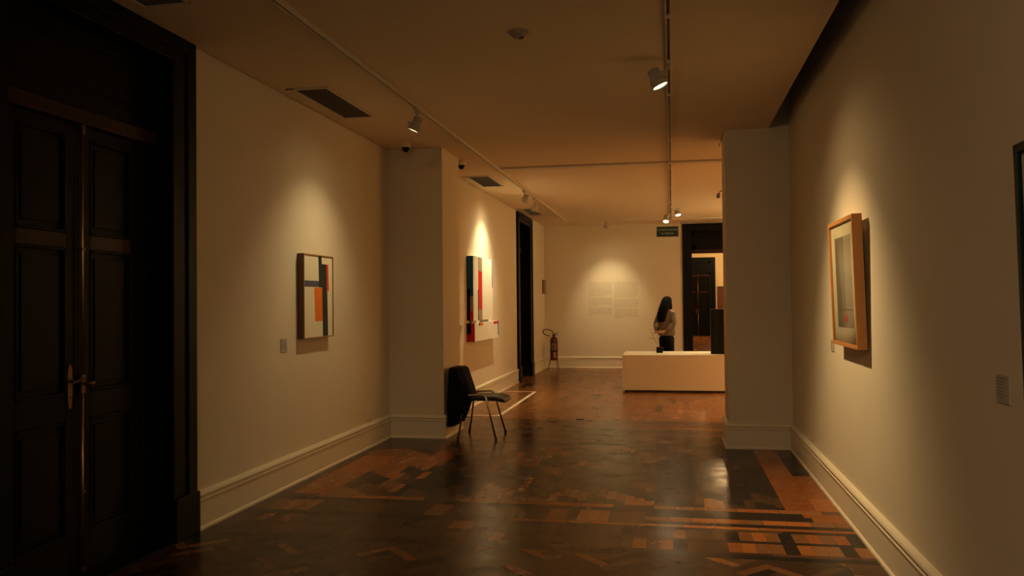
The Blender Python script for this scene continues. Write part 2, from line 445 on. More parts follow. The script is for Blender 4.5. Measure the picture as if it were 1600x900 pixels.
    nt.links.new(tc.outputs['Object'], n2.inputs['Vector']); nt.links.new(n2.outputs['Fac'], m2.inputs['Value']); nt.links.new(m2.outputs[0], bs.inputs['Roughness'])
    n3 = nt.nodes.new('ShaderNodeTexNoise'); n3.inputs['Scale'].default_value = 14; n3.inputs['Detail'].default_value = 3
    bp = nt.nodes.new('ShaderNodeBump'); bp.inputs['Strength'].default_value = .10; bp.inputs['Distance'].default_value = .004
    nt.links.new(tc.outputs['Object'], n3.inputs['Vector']); nt.links.new(n3.outputs['Fac'], bp.inputs['Height']); nt.links.new(bp.outputs[0], bs.inputs['Normal'])
    bs.inputs['Specular IOR Level'].default_value = .27
    me.materials.append(mt)
    struct(o, 'dark polished parquet floor in herringbone, bands and boards', 'floor')
floor_build()

# ------------------------------------------------------------------ BASEBOARDS (swept profile)
PROF = [(0,0),(.040,0),(.040,.014),(.034,.022),(.028,.026),(.028,.198),(.036,.203),(.036,.211),(.024,.216),(.024,.226),(.036,.231),(.038,.240),(.032,.252),(.018,.262),(0,.266)]
def sweep(path, side, name, label):
    """side=+1: profile grows to the right of travel"""
    P = [Vector((a, b)) for a, b in path]; N = len(P); vs = []; fs = []; n = len(PROF)
    def nrm(d): return Vector((d.y, -d.x))*side
    for i, p in enumerate(P):
        if i == 0: o = nrm((P[1]-P[0]).normalized())
        elif i == N-1: o = nrm((P[-1]-P[-2]).normalized())
        else:
            a = nrm((P[i]-P[i-1]).normalized()); b = nrm((P[i+1]-P[i]).normalized())
            o = (a+b); o = o/(1+a.dot(b)) if (1+a.dot(b)) > 1e-6 else a
        for (d, z) in PROF: vs.append((p.x+o.x*d, p.y+o.y*d, F+z))
    for i in range(N-1):
        for k in range(n):
            k2 = (k+1) % n; fs.append((i*n+k, (i+1)*n+k, (i+1)*n+k2, i*n+k2))
    fs.append(tuple(range(n))); fs.append(tuple((N-1)*n+k for k in range(n))[::-1])
    m = MB(); m.add(vs, fs); return struct(m.build(name, 'base'), label, 'baseboard')
sweep([(XL,5.215),(XL,YP1),(XP,YP1),(XP,YP2),(XL2,YP2),(XL2,15.87)], 1, 'baseboard_left', 'tall cream moulded baseboard along the left wall and pilaster')
sweep([(XL2,17.63),(XL2,YB),(.23,YB)], 1, 'baseboard_back', 'cream baseboard behind the fire extinguisher along the end wall')
sweep([(XR,-2.5),(XR,YQ1),(XQ,YQ1),(XQ,YQ2),(XRR,YQ2)], -1, 'baseboard_right', 'tall cream moulded baseboard along the right wall and pilaster')

# ------------------------------------------------------------------ DOORS
def door(name, loc, rz, width, top, cas, depth, label, closed=True, rod=True, wood_rail='redwood', bar=None, inner=0.004):
    """local x: along the wall, local y: into the wall, z up; loc at floor at first corner"""
    H = top - F
    r = empty(name, loc, rz); tag(r, label, 'door', kind='structure')
    m = MB()
    for a, b in ((0, cas), (width-cas, width)):
        m.box(a, b, -.030, .02, 0, H); s_ = (a+.0005, a+.1) if a == 0 else (b-.1, b-.0005)
        m.box(s_[0], s_[1], -.045, -.0299, .28, H-.0005)
    m.box(cas, width-cas, -.030, .02, H-.17, H); m.box(.1, width-.1, -.046, -.0299, H-.09, H-.001)
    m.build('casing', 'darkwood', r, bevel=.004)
    for a, b in ((-.012, cas+.01), (width-cas-.01, width+.012)):
        MB().box(a, b, -.058, .01, 0, .285).build('plinth_block', 'darkwood', r, bevel=.004)
    m = MB(); m.box(cas-.02, cas, .0, depth+.06, 0, H-.15); m.box(width-cas, width-cas+.02, 0, depth+.06, 0, H-.15); m.box(cas+.0005, width-cas-.0005, .021, depth+.06, H-.171, H-.15)
    m.build('jamb', 'darkwood', r)
    zb = bar if bar else (1.055-F, 1.14-F)
    m = MB(); m.box(cas, width-cas, depth-.045, depth+.04, zb[0], zb[1]); m.build('transom_rail', wood_rail, r, bevel=.004)
    m = MB(); a, b = cas, width-cas; z0, z1 = zb[1], H-.17
    m.box(a, a+.09, depth-.01, depth+.03, z0, z1); m.box(b-.09, b, depth-.01, depth+.03, z0, z1); m.box(a, b, depth-.01, depth+.03, z0, z0+.09); m.box(a, b, depth-.01, depth+.03, z1-.08, z1)
    m.box(a, b, depth+.01, depth+.028, z0, z1); m.box(a+.14, b-.14, depth-.002, depth+.02, z0+.14, z1-.13)
    m.build('transom_panel', 'darkwood', r, bevel=.003)
    if not closed: return r
    if inner > .01:
        for a, b in ((cas, cas+inner-.003), (width-cas-inner+.003, width-cas)):
            MB().box(a, b, depth-.012, depth+.05, 0, zb[0]).build('inner_frame', 'darkwood', r, bevel=.004)
    mid = width/2; d = depth
    for s_, (a, b) in enumerate(((cas+inner, mid-.003), (mid+.003, width-cas-inner))):
        m = MB(); st = .095
        rails = ((.01, .24), (.90, 1.05), (1.885, 1.97), (zb[0]-.07, zb[0]-.003))
        m.box(a, a+st, d, d+.045, .01, zb[0]-.003); m.box(b-st, b, d, d+.045, .01, zb[0]-.003)
        m.mi = 0
        for k, (p, q) in enumerate(rails):
            m.mi = 1 if k == 2 else 0
            m.box(a+st, b-st, d, d+.045, p, q)
        m.mi = 0
        m.box(a+st-.01, b-st+.01, d+.018, d+.03, .2, zb[0]-.05)
        for (p, q) in ((.24, .90), (1.05, 1.885), (1.97, zb[0]-.07)):
            m.box(a+st+.05, b-st-.05, d+.006, d+.02, p+.05, q-.05)
            for (x0, x1, y0_, y1_) in ((a+st, b-st, p, p+.018), (a+st, b-st, q-.018, q), (a+st, a+st+.018, p, q), (b-st-.018, b-st, p, q)):
                m.box(x0, x1, d-.006, d+.02, y0_, y1_)
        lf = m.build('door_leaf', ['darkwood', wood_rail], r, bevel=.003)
        if s_ == 0:
            hm = MB(); hx = b-.075; zc = -.455-F
            pl = [(0,-.125),(.012,-.122),(.018,-.10),(.024,-.02),(.026,.03),(.020,.10),(.010,.125),(-.010,.125),(-.020,.10),(-.026,.03),(-.024,-.02),(-.018,-.10),(-.012,-.122)]
            vs = [(hx+px*.8, d-.002, zc+pz) for px, pz in pl] + [(hx+px*.8, d-.010, zc+pz) for px, pz in pl]; n = len(pl)
            hm.add(vs, [tuple(range(n)), tuple(range(n, 2*n))[::-1]] + [(i, (i+1) % n, n+(i+1) % n, n+i) for i in range(n)])
            hm.build('handle_plate', 'oldbrass', lf)
            hm = MB(); hm.tube([(hx, d-.005, zc+.03), (hx, d-.05, zc+.03)], .009); hm.tube([(hx-.03, d-.05, zc+.022), (hx, d-.052, zc+.03), (hx+.06, d-.05, zc+.045)], [.006,.009,.007]); hm.build('lever_handle', 'oldbrass', lf)
            hm = MB(); hm.lathe([(.0045,0),(.0045,.003)], 12, Matrix.Translation((hx, d-.0135, zc-.06)) @ Matrix.Rotation(-PI/2, 4, 'X')); hm.build('keyhole', 'black', lf)
        elif rod:
            x = a+.004
            hm = MB(); hm.tube([(x, d-.022, .03), (x, d-.022, zc-.035)], .0068); hm.tube([(x, d-.022, zc+.05), (x, d-.022, zb[0]-.01)], .0068); hm.build('bolt_rod', 'brass', lf)
            hm = MB()
            for zz in (.04, .487, 1.882, 2.60): hm.box(x-.014, x+.014, d-.032, d, zz-.008, zz+.008)
            hm.box(x-.011, x+.011, d-.034, d, zb[0]-.06, zb[0]-.01); hm.build('rod_bracket', 'oldbrass', lf, bevel=.002)
            hm = MB(); hm.box(x-.016, x+.02, d-.03, d, zc-.05, zc+.065); hm.build('bolt_case', 'oldbrass', lf, bevel=.006)
            hm = MB(); hm.tube([(x+.004, d-.03, zc+.01), (x+.008, d-.06, zc+.01)], .008)
            hm.lathe([(.004,-.030),(.012,-.026),(.016,-.01),(.0165,.008),(.012,.024),(.004,.030)], 18, Matrix.Translation((x+.022, d-.066, zc+.012)) @ Matrix.Rotation(PI/2, 4, 'Y') @ Matrix.Scale(.9, 4)); hm.build('bolt_knob', 'oldbrass', lf)
    return r
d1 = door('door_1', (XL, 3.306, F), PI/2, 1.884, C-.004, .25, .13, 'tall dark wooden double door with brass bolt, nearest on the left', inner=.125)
MB().box(.02, 1.86, -.05, .24, .0, .012).build('threshold', 'darkwood', d1, bevel=.004)
door('door_2', (XL2, 15.885, F), PI/2, 1.73, C-.03, .25, .22, 'far black double door on the left wall past the relief', rod=True)
door('door_3', (DX0, YB, F), 0, 1.70, 1.765, .21, .34, 'open dark doorway with transom in the end wall', closed=False, bar=(1.10-F, 1.19-F))
door('door_4', (.36, YF, F), 0, 1.52, 1.90, .2, -.04, 'distant dark double door seen through the end doorway')
# solid backing behind the closed doors
m = MB(); m.box(XL-.36, XL-.30, 3.3, 5.4, F, C); m.box(XL-.36, XL-.30, 15.6, 17.9, F, C); struct(m.build('wall_left_backing', 'void'), 'dark space behind the closed left doors', 'wall')

# ------------------------------------------------------------------ TRACKS
def track(name, p0, p1, label, slot=True, wd=.036, hh=.032):
    p0, p1 = Vector(p0), Vector(p1); d = (p1-p0); L = d.length; ang = math.atan2(d.y, d.x)
    r = empty(name, (p0.x, p0.y, C), ang, label=label, cat='lighting track', group='ceiling lighting tracks')
    m = MB()
    if slot:
        g = .0095
        m.box(0, L, -wd/2, -g, -hh, 0); m.box(0, L, g, wd/2, -hh, 0); m.box(0, L, -g, g, -.008, 0)
    else: m.box(0, L, -wd/2, wd/2, -hh, 0)
    m.build('rail', 'track', r, bevel=.001, seg=1)
    if slot:
        MB().box(0, L, -g, g, -.014, -.008).build('slot', 'black', r)
        x = .7
        while x < L:
            m = MB(); m.box(x, x+.05, -wd/2-.001, wd/2+.001, -hh-.002, -.001); m.build('coupler', 'track', r); x += 2.0
    return r
track('lighting_track', (-2.245, .5), (-2.27, 18.32), 'long track running beside the left wall, carrying three spotlights')
track('lighting_track', (-.002, .5), (-.002, 18.32), 'long track down the middle of the ceiling, carrying the large lit spotlight')
track('lighting_track', (-2.27, 18.34), (2.6, 18.34), 'far cross track near the end wall above the text panel', slot=False, wd=.045)
track('ceiling_conduit', (-2.22, 10.88), (XRR-.1, 10.94), 'pale cross bar on the ceiling between the pilasters and end wall', slot=False, wd=.15, hh=.022)

# ------------------------------------------------------------------ SPOTLIGHTS
def spot(mount, target, label, power, size=.115, angle=50, blend=1.0, lit=True, col=WARM, drop=.17, off=(0,0), radius=.03, lensm=None):
    mt = Vector((mount[0], mount[1], C-.034)); tg = Vector(target)
    r = empty('track_spotlight', mt, label=label, cat='spotlight', group='track spotlights')
    hp = Vector((off[0], off[1], -drop))            # head centre relative
    dr = (tg - (mt+hp)).normalized()
    q = dr.to_track_quat('Z', 'Y').to_matrix().to_4x4()
    m = MB(); m.box(-.017, .017, -.055, .055, -.03, 0.0); m.box(-.012, .012, -.02, .05, -.045, -.03)
    m.build('track_adapter', 'lampwhite', r, bevel=.004)
    # yoke
    side = dr.cross(Vector((0,0,1)));
    side = side.normalized() if side.length > .01 else Vector((1,0,0))
    R = size/2
    m = MB(); m.tube([(0,0,-.03),(0,0,-.055), hp*.45+Vector((0,0,-.01)), hp - dr*R*.5 + Vector((0,0,R*.9))], .007, 8)
    a = hp - dr*R*.3
    arc = [a + side*R*1.08*math.cos(t) + (Vector((0,0,1)) - dr*dr.z).normalized()*R*1.2*math.sin(t) for t in [PI*i/12 for i in range(13)]]
    m.tube(arc, .005, 8); m.build('yoke', 'lampwhite', r)
    m = MB(); Mx = Matrix.Translation(hp) @ q
    m.lathe([(R*.25,-R*1.75),(R*.55,-R*1.7),(R*.66,-R*1.45),(R*.70,-R*.9),(R*.86,-R*.35),(R*1.0,.0),(R*1.02,R*.55),(R*.93,R*.55),(R*.90,R*.42)], 32, Mx)
    head = m.build('lamp_head', 'lampwhite', r)
    m = MB()
    for k in range(4):
        z = -R*1.6+k*R*.16; m.lathe([(R*.72, z),(R*.72, z+R*.06)], 24, Mx)
    m.build('cooling_fins', 'lampwhite', head)
    m = MB(); m.lathe([(R*.01,R*.44),(R*.5,R*.46),(R*.89,R*.44),(R*.89,R*.42),(R*.01,R*.42)], 28, Mx)
    m.build('lens', lensm or ('lens' if lit else 'lensoff'), head)
    m = MB(); rr = R*.6; m.tube([Mx @ Vector((rr*math.cos(t), rr*math.sin(t), R*.465)) for t in [2*PI*i/24 for i in range(24)]], .0016, 6, closed=True); m.build('lens_ring', 'lampwhite', head)
    # safety cord
    m = MB(); pts = [Vector((.01,.03,-.02)) .lerp(hp - dr*R*1.5, t) + Vector((-.02,0,.015 - .08*math.sin(PI*t))) for t in [i/10 for i in range(11)]]; m.tube(pts, .0022, 6); m.build('cord', 'lampwhite', r)
    if lit and power > 0:
        p = mt + hp + dr*(R*.62)
        l2 = lamp('spot_spill', 'SPOT', p, power*.13, col, tg, spot_size=math.radians(min(angle+48, 150)), spot_blend=1.0, shadow_soft_size=radius)
        l = lamp('spot_light', 'SPOT', p, power*.80, col, tg, spot_size=math.radians(angle), spot_blend=blend, shadow_soft_size=radius)
        for q_ in (l, l2): q_.parent = r; q_.matrix_parent_inverse = Matrix.Translation(-mt)
    return r
spot((-2.243, 7.20), (XL+.0, 7.13, -.60), 'spotlight above the orange and blue block painting, lens seen edge on', 66, angle=94, drop=.165, col=(1.0, .78, .42), off=(-.03,0.02), size=.12)
spot((-.002, 6.20), (XR, 6.05, -1.28), 'large lit spotlight nearest on the middle track, lens glowing', 285, angle=82, col=(1.0, .70, .34), drop=.15, off=(-.075,-.0), size=.125)
spot((-2.26, 12.85), (XL2, 12.90, .0), 'spotlight aimed at the white relief, nearer of the far pair on left track', 175, angle=100, drop=.16, radius=.016, off=(-.0,.04), size=.12)
spot((-2.265, 13.9), (XL2, 14.0, -.5), 'spotlight with small bright rim, farther of the pair on left track', 6, angle=80, drop=.19, off=(.0,0), size=.12)
spot((-.002, 15.9), (-.35, 14.9, -1.0), 'farther lit spotlight left of the pair over the white plinth', 100, angle=80, drop=.2, off=(-.09,.45), size=.12)
spot((-.002, 15.4), (.6, 14.9, -1.0), 'farther lit spotlight right of the pair over the white plinth', 30, angle=80, drop=.12, off=(.13,.55), size=.12)
spot((-1.40, 18.33), (-1.40, YB, -.18), 'small spotlight on the far cross track above the text panel', 122, angle=64, drop=.11, off=(0,.02), size=.10)

# hall lights beyond the doorway (out of view above the lintel)
lamp('hall_lamp', 'POINT', (2.6, 34.5, 2.5), 190, (1.0, .66, .30), shadow_soft_size=.15)
lamp('hall_lamp', 'POINT', (1.5, 27.0, 2.5), 60, (1.0, .60, .26), shadow_soft_size=.15)

# ------------------------------------------------------------------ CEILING VENTS
def vent(x0, x1, y0, y1, label):
    r = empty('ceiling_vent', ((x0+x1)/2, (y0+y1)/2, C), label=label, cat='air vent', group='ceiling air vents')
    a, b = (x1-x0)/2, (y1-y0)/2
    m = MB(); e = .03
    m.box(-a, -a+.075, -b, b, -.014, 0); m.box(a-e*.7, a, -b, b, -.012, 0); m.box(-a, a, -b, -b+.03, -.012, 0); m.box(-a, a, b-.03, b, -.012, 0)
    m.build('frame', 'track', r, bevel=.003)
    MB().box(-a+.07, a-.02, -b+.02, b-.02, -.003, -.001).build('duct_shade', 'black', r)  # flat black plate; its colour stands in for the shade inside the duct
    m = MB(); n = 12
    for k in range(n):
        x = -a+.09+(2*a-.125)*k/(n-1); m.add([(x-.003,-b+.03,-.012),(x+.006,-b+.03,-.004),(x+.006,b-.03,-.004),(x-.003,b-.03,-.012),(x-.004,-b+.03,-.011),(x+.005,-b+.03,-.003),(x+.005,b-.03,-.003),(x-.004,b-.03,-.011)],
            [(0,1,2,3),(4,7,6,5),(0,4,5,1),(1,5,6,2),(2,6,7,3),(3,7,4,0)])
    m.build('grille', 'grille', r)
vent(-3.135, -2.77, 6.42, 7.54, 'slotted air vent in the ceiling nearest, above the block painting')
vent(-2.90, -2.515, 11.44, 12.51, 'slotted air vent in the ceiling above the white relief')
vent(-2.887, -2.563, 15.62, 16.82, 'slotted air vent in the ceiling beside the far left door')
vent(-3.135, -2.77, 3.35, 4.45, 'slotted air vent in the ceiling at the top edge over the big door')

# ------------------------------------------------------------------ CAMERAS, DETECTOR
def dome(x, y, label, s=1.0):
    r = empty('security_camera', (x, y, C), label=label, cat='camera', group='dome security cameras')
    m = MB(); m.lathe([(.055*s,0),(.058*s,-.01),(.056*s,-.04*s),(.05*s,-.05*s)], 28); m.build('housing', 'white', r)
    m = MB(); m.lathe([(.044*s,-.045*s),(.043*s,-.062*s),(.036*s,-.082*s),(.022*s,-.096*s),(.004*s,-.101*s)], 24); m.build('dome', 'blackgloss', r)
dome(-2.905, 8.90, 'dome security camera on the ceiling in front of the left pilaster')
dome(-2.60, 10.22, 'second dome security camera half hidden behind the left pilaster')
r = empty('smoke_detector', (-.975, 5.40, C), label='round smoke detector on the ceiling between the two tracks', cat='smoke detector')
m = MB(); m.lathe([(.068,0),(.07,-.008),(.064,-.016),(.05,-.02),(.046,-.034),(.03,-.044),(.005,-.046)], 32); m.build('body', 'detector', r)
m = MB(); m.lathe([(.016,-.041),(.015,-.050),(.004,-.052)], 16, Matrix.Translation((.018, -.012, 0))); m.build('sensor_eye', 'black', r)
m = MB(); m.lathe([(.0475,-.022),(.0475,-.030)], 28); m.build('sensor_grille', 'grille', r)
r = empty('wall_sensor', (XQ, 9.52, 1.17), label='small pale sensor bracket on the right pilaster edge', cat='sensor')
m = MB(); m.tube([(0,0,.05),(-.03,0,.04),(-.045,0,.01)], .006, 8); m.build('bracket', 'lampwhite', r)
m = MB(); m.box(-.065, -.03, -.025, .025, -.03, .02); m.build('sensor_head', 'lampwhite', r, bevel=.008)

# ------------------------------------------------------------------ PICTURES
def rects_on(m, base_x, sgn, items, thick=.002):
    """items: (y0,y1,z0,z1,matindex,layer)"""
    for (y0, y1, z0, z1, mi, ly) in items:
        m.mi = mi; m.box(base_x, base_x + sgn*thick*(ly), y0, y1, z0, z1)
# painting 1 : left wall
Y0, Y1, Z0, Z1 = 6.835, 7.482, -.305, .452
r = empty('framed_painting', (XL, (Y0+Y1)/2, Z0), label='painting of cream, orange, blue and dark green blocks on the left wall', cat='painting')
def P(m): # shift to local
    ox, oy, oz = r.location
    m.v = [(a-ox, b-oy, c-oz) for a, b, c in m.v]; return m
dth = .062; e = .009
m = MB(); m.mi = 1; m.box(XL, XL+dth, Y0, Y0+e, Z0, Z1); m.box(XL, XL+dth, Y1-e, Y1, Z0, Z1); m.box(XL, XL+dth, Y0+e, Y1-e, Z0, Z0+e); m.box(XL, XL+dth, Y0+e, Y1-e, Z1-e, Z1)
m.mi = 0; q = .003
for (a, b, c, d) in ((Y0, Y0+e, Z0, Z1), (Y1-e, Y1, Z0, Z1), (Y0+e, Y1-e, Z0, Z0+e), (Y0+e, Y1-e, Z1-e, Z1)): m.box(XL+dth, XL+dth+q, a, b, c, d)
P(m).build('frame', ['frame1', 'frame1side'], r)
m = MB(); xb = XL+dth-.006
m.mi = 0; m.box(XL+.01, xb, Y0+e, Y1-e, Z0+e, Z1-e)
# layout measured on the picture: u 0..1 left to right, v 0..1 top to bottom
def R1(u0, u1, v0, v1, mi, ly=1): return (Y0+(Y1-Y0)*u0, Y0+(Y1-Y0)*u1, Z1-(Z1-Z0)*v1, Z1-(Z1-Z0)*v0, mi, ly)
def tq(m, pts, mi, x): # trapezoid
    m.mi = mi; vs = []
    for dx in (0, .0015):
        for (u, v) in pts: vs.append((x+dx, Y0+(Y1-Y0)*u, Z1-(Z1-Z0)*v))
    n = len(pts); m.add(vs, [tuple(range(n)), tuple(range(n, 2*n))] + [(i, (i+1) % n, n+(i+1) % n, n+i) for i in range(n)])
tq(m, [(.50,.013),(.605,.013),(.615,.105),(.79,.105),(.82,.985),(.645,.985),(.625,.39),(.515,.39)], 1, xb)
tq(m, [(.015,.315),(.505,.315),(.51,.385),(.015,.388)], 2, xb)
tq(m, [(.36,.395),(.625,.395),(.63,.80),(.385,.80)], 3, xb)
tq(m, [(.765,.105),(.835,.105),(.85,.435),(.775,.435)], 4, xb+.001)
P(m).build('canvas', ['cream', 'greenblk', 'slate', 'porange', 'pred'], r)

# white relief on far left wall
r = empty('relief_painting', (XL2+.002, 12.6, -.58), label='white block relief with blue and red accents on the far left wall', cat='artwork')
t1, t2 = .098, .120
def Pz(m): 
    m.v = [(a-XL2, b-12.6, c+.58) for a, b, c in m.v]; return m
ya, yb_, za, zb_ = 11.88, 13.21, -.262, .692
m = MB(); m.box(XL2, XL2+t1, ya, yb_, za, zb_)
xf = XL2+t1
H_ = lambda v: zb_ - (zb_-za)*v
def fr(y0, y1, v0, v1, mi): m.mi = mi; m.box(xf-.001, xf+.002, y0, y1, H_(v1), H_(v0))
fr(12.20, 12.46, .0, .22, 2); fr(12.20, 12.46, .22, .83, 3); fr(12.20, 12.46, .83, 1, 2); fr(12.17, 12.21, .52, 1, 4); fr(13.17, 13.212, .0, .47, 5)
def sd(x0, x1, z0, z1, mi): m.mi = mi; m.box(XL2+x0, XL2+x1, ya-.002, ya+.001, z0, z1)
sd(0, t1, H_(.62), zb_, 1); sd(0, .052, za, H_(.51), 4); sd(.052, t1, H_(.85), H_(.62), 2); sd(.052, t1, za, H_(.85), 3)
Pz(m).build('upper_block', ['ivory', 'pblue', 'tan', 'pred', 'greenblk', 'pblue'], r)
m = MB(); ya2, yb2, za2, zb2 = 11.86, 13.56, -.572, -.300
m.box(XL2, XL2+t2, ya2, yb2, za2, zb2); xf = XL2+t2
def f2(y0, y1, v0, v1, mi): m.mi = mi; m.box(xf-.001, xf+.002, y0, y1, zb2-(zb2-za2)*v1, zb2-(zb2-za2)*v0)
f2(12.13, 12.20, 0, .16, 3); f2(12.20, 12.40, 0, .16, 4); f2(13.17, 13.50, 0, .17, 2); f2(13.50, 13.562, 0, .88, 1)
m.mi = 2; m.box(XL2, XL2+t2, ya2-.002, ya2+.001, za2, zb2); m.mi = 3; m.box(XL2, XL2+.065, ya2-.003, ya2+.001, za2+.11, zb2)
Pz(m).build('lower_block', ['ivory', 'pblue', 'pred', 'greenblk', 'porange'], r)
m = MB(); m.mi = 0; m.box(XL2, XL2+.05, 12.0, 13.1, -.30, -.26); m.mi = 1; m.box(XL2+.05, XL2+t1, 12.06, 12.26, -.30, -.262)  # tan paints the shade under the upper block, ivory the lit patch
Pz(m).build('shaded_gap', ['tan', 'ivory'], r)

# honey wood frame on right wall, leaning forward slightly
r = empty('framed_print', (XR, 5.95, -.318), label='honey wood framed print with pale mat on the right wall', cat='picture')
hw, hh, th, fw_ = .405, .86, .062, .026
m = MB()
m.box(-th, 0, -hw, -hw+fw_, 0, hh); m.box(-th, 0, hw-fw_, hw, 0, hh); m.box(-th, 0, -hw+fw_, hw-fw_, 0, fw_); m.box(-th, 0, -hw+fw_, hw-fw_, hh-fw_, hh)
fo = m.build('frame', 'frame3', r, bevel=.002)
m = MB(); m.mi = 0; m.box(-th+.016, -.004, -hw+fw_-.002, hw-fw_+.002, fw_-.002, hh-fw_+.002)
# local y: + is further from the viewer => left in the photograph
def pr(u0, u1, v0, v1, mi, l): m.mi = mi; m.box(-th+.016, -th+.016-.001*l, hw-2*hw*u1, hw-2*hw*u0, hh*(1-v1), hh*(1-v0))
pr(.19, .83, .135, .85, 2, 1); pr(.19, .53, .135, .85, 1, 2)
m.mi = 3; m.box(-th+.0135, -th+.0145, hw-2*hw*.83, hw-2*hw*.19, hh*(1-.712), hh*(1-.706))
for pts in ([(.52,.735),(.585,.735),(.60,.80),(.56,.812),(.50,.80)],):
    m.mi = 4; vs = [(-th+d_, hw-2*hw*u, hh*(1-v)) for d_ in (.0125,.0138) for (u, v) in pts]; n = len(pts)
    m.add(vs, [tuple(range(n)), tuple(range(n, 2*n))] + [(i, (i+1) % n, n+(i+1) % n, n+i) for i in range(n)])
pr(.19, .205, .40, .405, 3, 3)
m.build('print', ['mount', 'taupe', 'greyprint', 'ink', 'pred'], r)
m = MB(); gx = -th+.007; m.add([(gx,-hw+fw_,fw_),(gx,-hw+fw_,hh-fw_),(gx,hw-fw_,hh-fw_),(gx,hw-fw_,fw_)], [(0,1,2,3)]); m.build('glass', 'glass', r, fix=False)
r.rotation_euler = (0, 0, 0); r.location.x = XR-.012; r.rotation_euler = (0, -.028, 0)
# black frame at the right edge
r = empty('black_framed_picture', (XR-.01, 2.685, -.345), label='black framed picture cut by the right edge of the view', cat='picture')
m = MB(); hw, hh = .385, .86
m.box(-.05, 0, -hw, -hw+.03, 0, hh); m.box(-.05, 0, hw-.03, hw, 0, hh); m.box(-.05, 0, -hw, hw, 0, .03); m.box(-.05, 0, -hw, hw, hh-.03, hh)
m.build('frame', 'greenblk', r, bevel=.002)
m = MB(); m.box(-.035, -.005, -hw+.028, hw-.028, .028, hh-.028); m.mi = 1; m.box(-.037, -.034, -hw+.12, hw-.12, .13, hh-.13); m.build('print', ['mount', 'greyprint'], r)
r.rotation_euler = (0, -.022, 0)

# labels -------------------------------------------------------------
def label_card(loc, rz, w_, h_, label, rows, cat='wall label', tk=.006, seed=1):
    """card in local xz plane facing -y"""
    r = empty('wall_label', loc, rz, label=label, cat=cat, group='wall labels')
    MB().box(-w_/2, w_/2, -tk, 0, 0, h_).build('card', 'label', r, bevel=.001, seg=1)
    rd = random.Random(seed); m = MB(); z = h_*.9
    for k in range(rows):
        x = -w_*.40; end = w_*rd.choice((.05, .2, .35))
        while x < end:
            l_ = rd.uniform(.05, .14)*w_; m.box(x, min(x+l_, end+.002), -tk-.0006, -tk+.0002, z-h_*.028, z); x += l_ + w_*.03
        z -= h_*.8/rows
    m.build('print_lines', 'cardink', r)
label_card((XL, 6.565, -.40), PI/2, .115, .112, 'small grey wall label left of the block painting', 7, seed=2)
label_card((XR, 3.405, -.395), -PI/2, .125, .105, 'grey wall label on the right wall nearest the black frame', 7, seed=5)
label_card((XR, 6.77, -.40), -PI/2, .12, .09, 'grey wall label half hidden behind the honey wood frame', 6, seed=8)
r = empty('wall_plate', (XL2, 11.53, -.36), PI/2, label='small slotted wall plate left of the white relief', cat='wall plate')
MB().box(-.06, .06, -.012, 0, -.05, .05).build('cover', 'white', r, bevel=.003)
m = MB(); [m.box(-.04, .04, -.0135, -.011, -.03+k*.02, -.022+k*.02) for k in range(4)]; m.build('slots', 'label', r)
r = empty('electrical_outlet', (XL, 8.57, -1.255), PI/2, label='white outlet plate low on the left wall before the pilaster', cat='outlet')
MB().box(-.055, .055, -.014, 0, 0, .145).build('cover_plate', 'white', r, bevel=.004)
m = MB(); m.box(-.026, .026, -.018, -.012, .04, .105); m.build('socket', 'white', r, bevel=.003)
r = empty('framed_notice', (XL2, 19.30, .20), PI/2, label='narrow red framed notice high beside the fire extinguisher corner', cat='notice')
m = MB(); w_, h_ = .16, .32
m.box(-w_, w_, -.03, 0, 0, .025); m.box(-w_, w_, -.03, 0, h_-.025, h_); m.box(-w_, -w_+.04, -.03, 0, 0, h_); m.box(w_-.04, w_, -.03, 0, 0, h_)
m.build('frame', 'rednotice', r); MB().box(-w_+.03, w_-.03, -.02, -.002, .02, h_-.02).build('sheet', 'tan', r)

# ------------------------------------------------------------------ END WALL: text and sign
def text_mesh(body, size, name, material, parent, loc, ext=.001, space=1.0):
    cu = bpy.data.curves.new(name, 'FONT'); cu.body = body; cu.size = size; cu.align_x = 'CENTER'; cu.align_y = 'CENTER'; cu.extrude = ext; cu.space_character = space; cu.offset = .0012
    tmp = bpy.data.objects.new(name+'_tmp', cu); COL.objects.link(tmp)
    dg = bpy.context.evaluated_depsgraph_get(); dg.update()
    me = bpy.data.meshes.new_from_object(tmp.evaluated_get(dg)); bpy.data.objects.remove(tmp)
    me.transform(Matrix.Rotation(PI/2, 4, 'X')); me.materials.clear(); me.materials.append(M[material])
    o = bpy.data.objects.new(name, me); COL.objects.link(o); o.parent = parent; o.location = loc; return o
r = empty('capacity_sign', (-.082, YB, 1.60), label='dark green capacity sign high on the end wall by the doorway', cat='sign')
MB().box(-.245, .245, -.012, 0, -.115, .115).build('sign_plate', 'sign', r, bevel=.002)
text_mesh('LOTAÇÃO MÁXIMA', .056, 'lettering', 'signtext', r, (0, -.0135, .042), space=.98)
text_mesh('50 PESSOAS', .056, 'lettering', 'signtext', r, (0, -.0135, -.045), space=.98)
r.rotation_euler = (0, 0, 0)
rd = random.Random(3)
def para_block(m, x0, x1, z1, rows, pitch, last=.3):
    for k in range(rows):
        x = x0; e_ = x1 if k < rows-1 else x0+(x1-x0)*last
        while x < e_-.005:
            l_ = min(rd.uniform(.018, .075), e_-x); m.box(x, x+l_, YB-.0015, YB+.0005, z1-k*pitch-.012, z1-k*pitch); x += l_+.012
    return z1-rows*pitch
m = MB(); z = .445
for rows, last in ((10, .7), (6, .4), (6, .08)): z = para_block(m, -1.915, -1.38, z, rows, .0335, last) - .027
def wt(m, lab):
    r = empty('wall_text', (0, YB, 0), label=lab, cat='wall text', group='printed wall text columns'); m.v = [(a, b-YB, c) for a, b, c in m.v]; m.build('lettering', 'wallink', r)
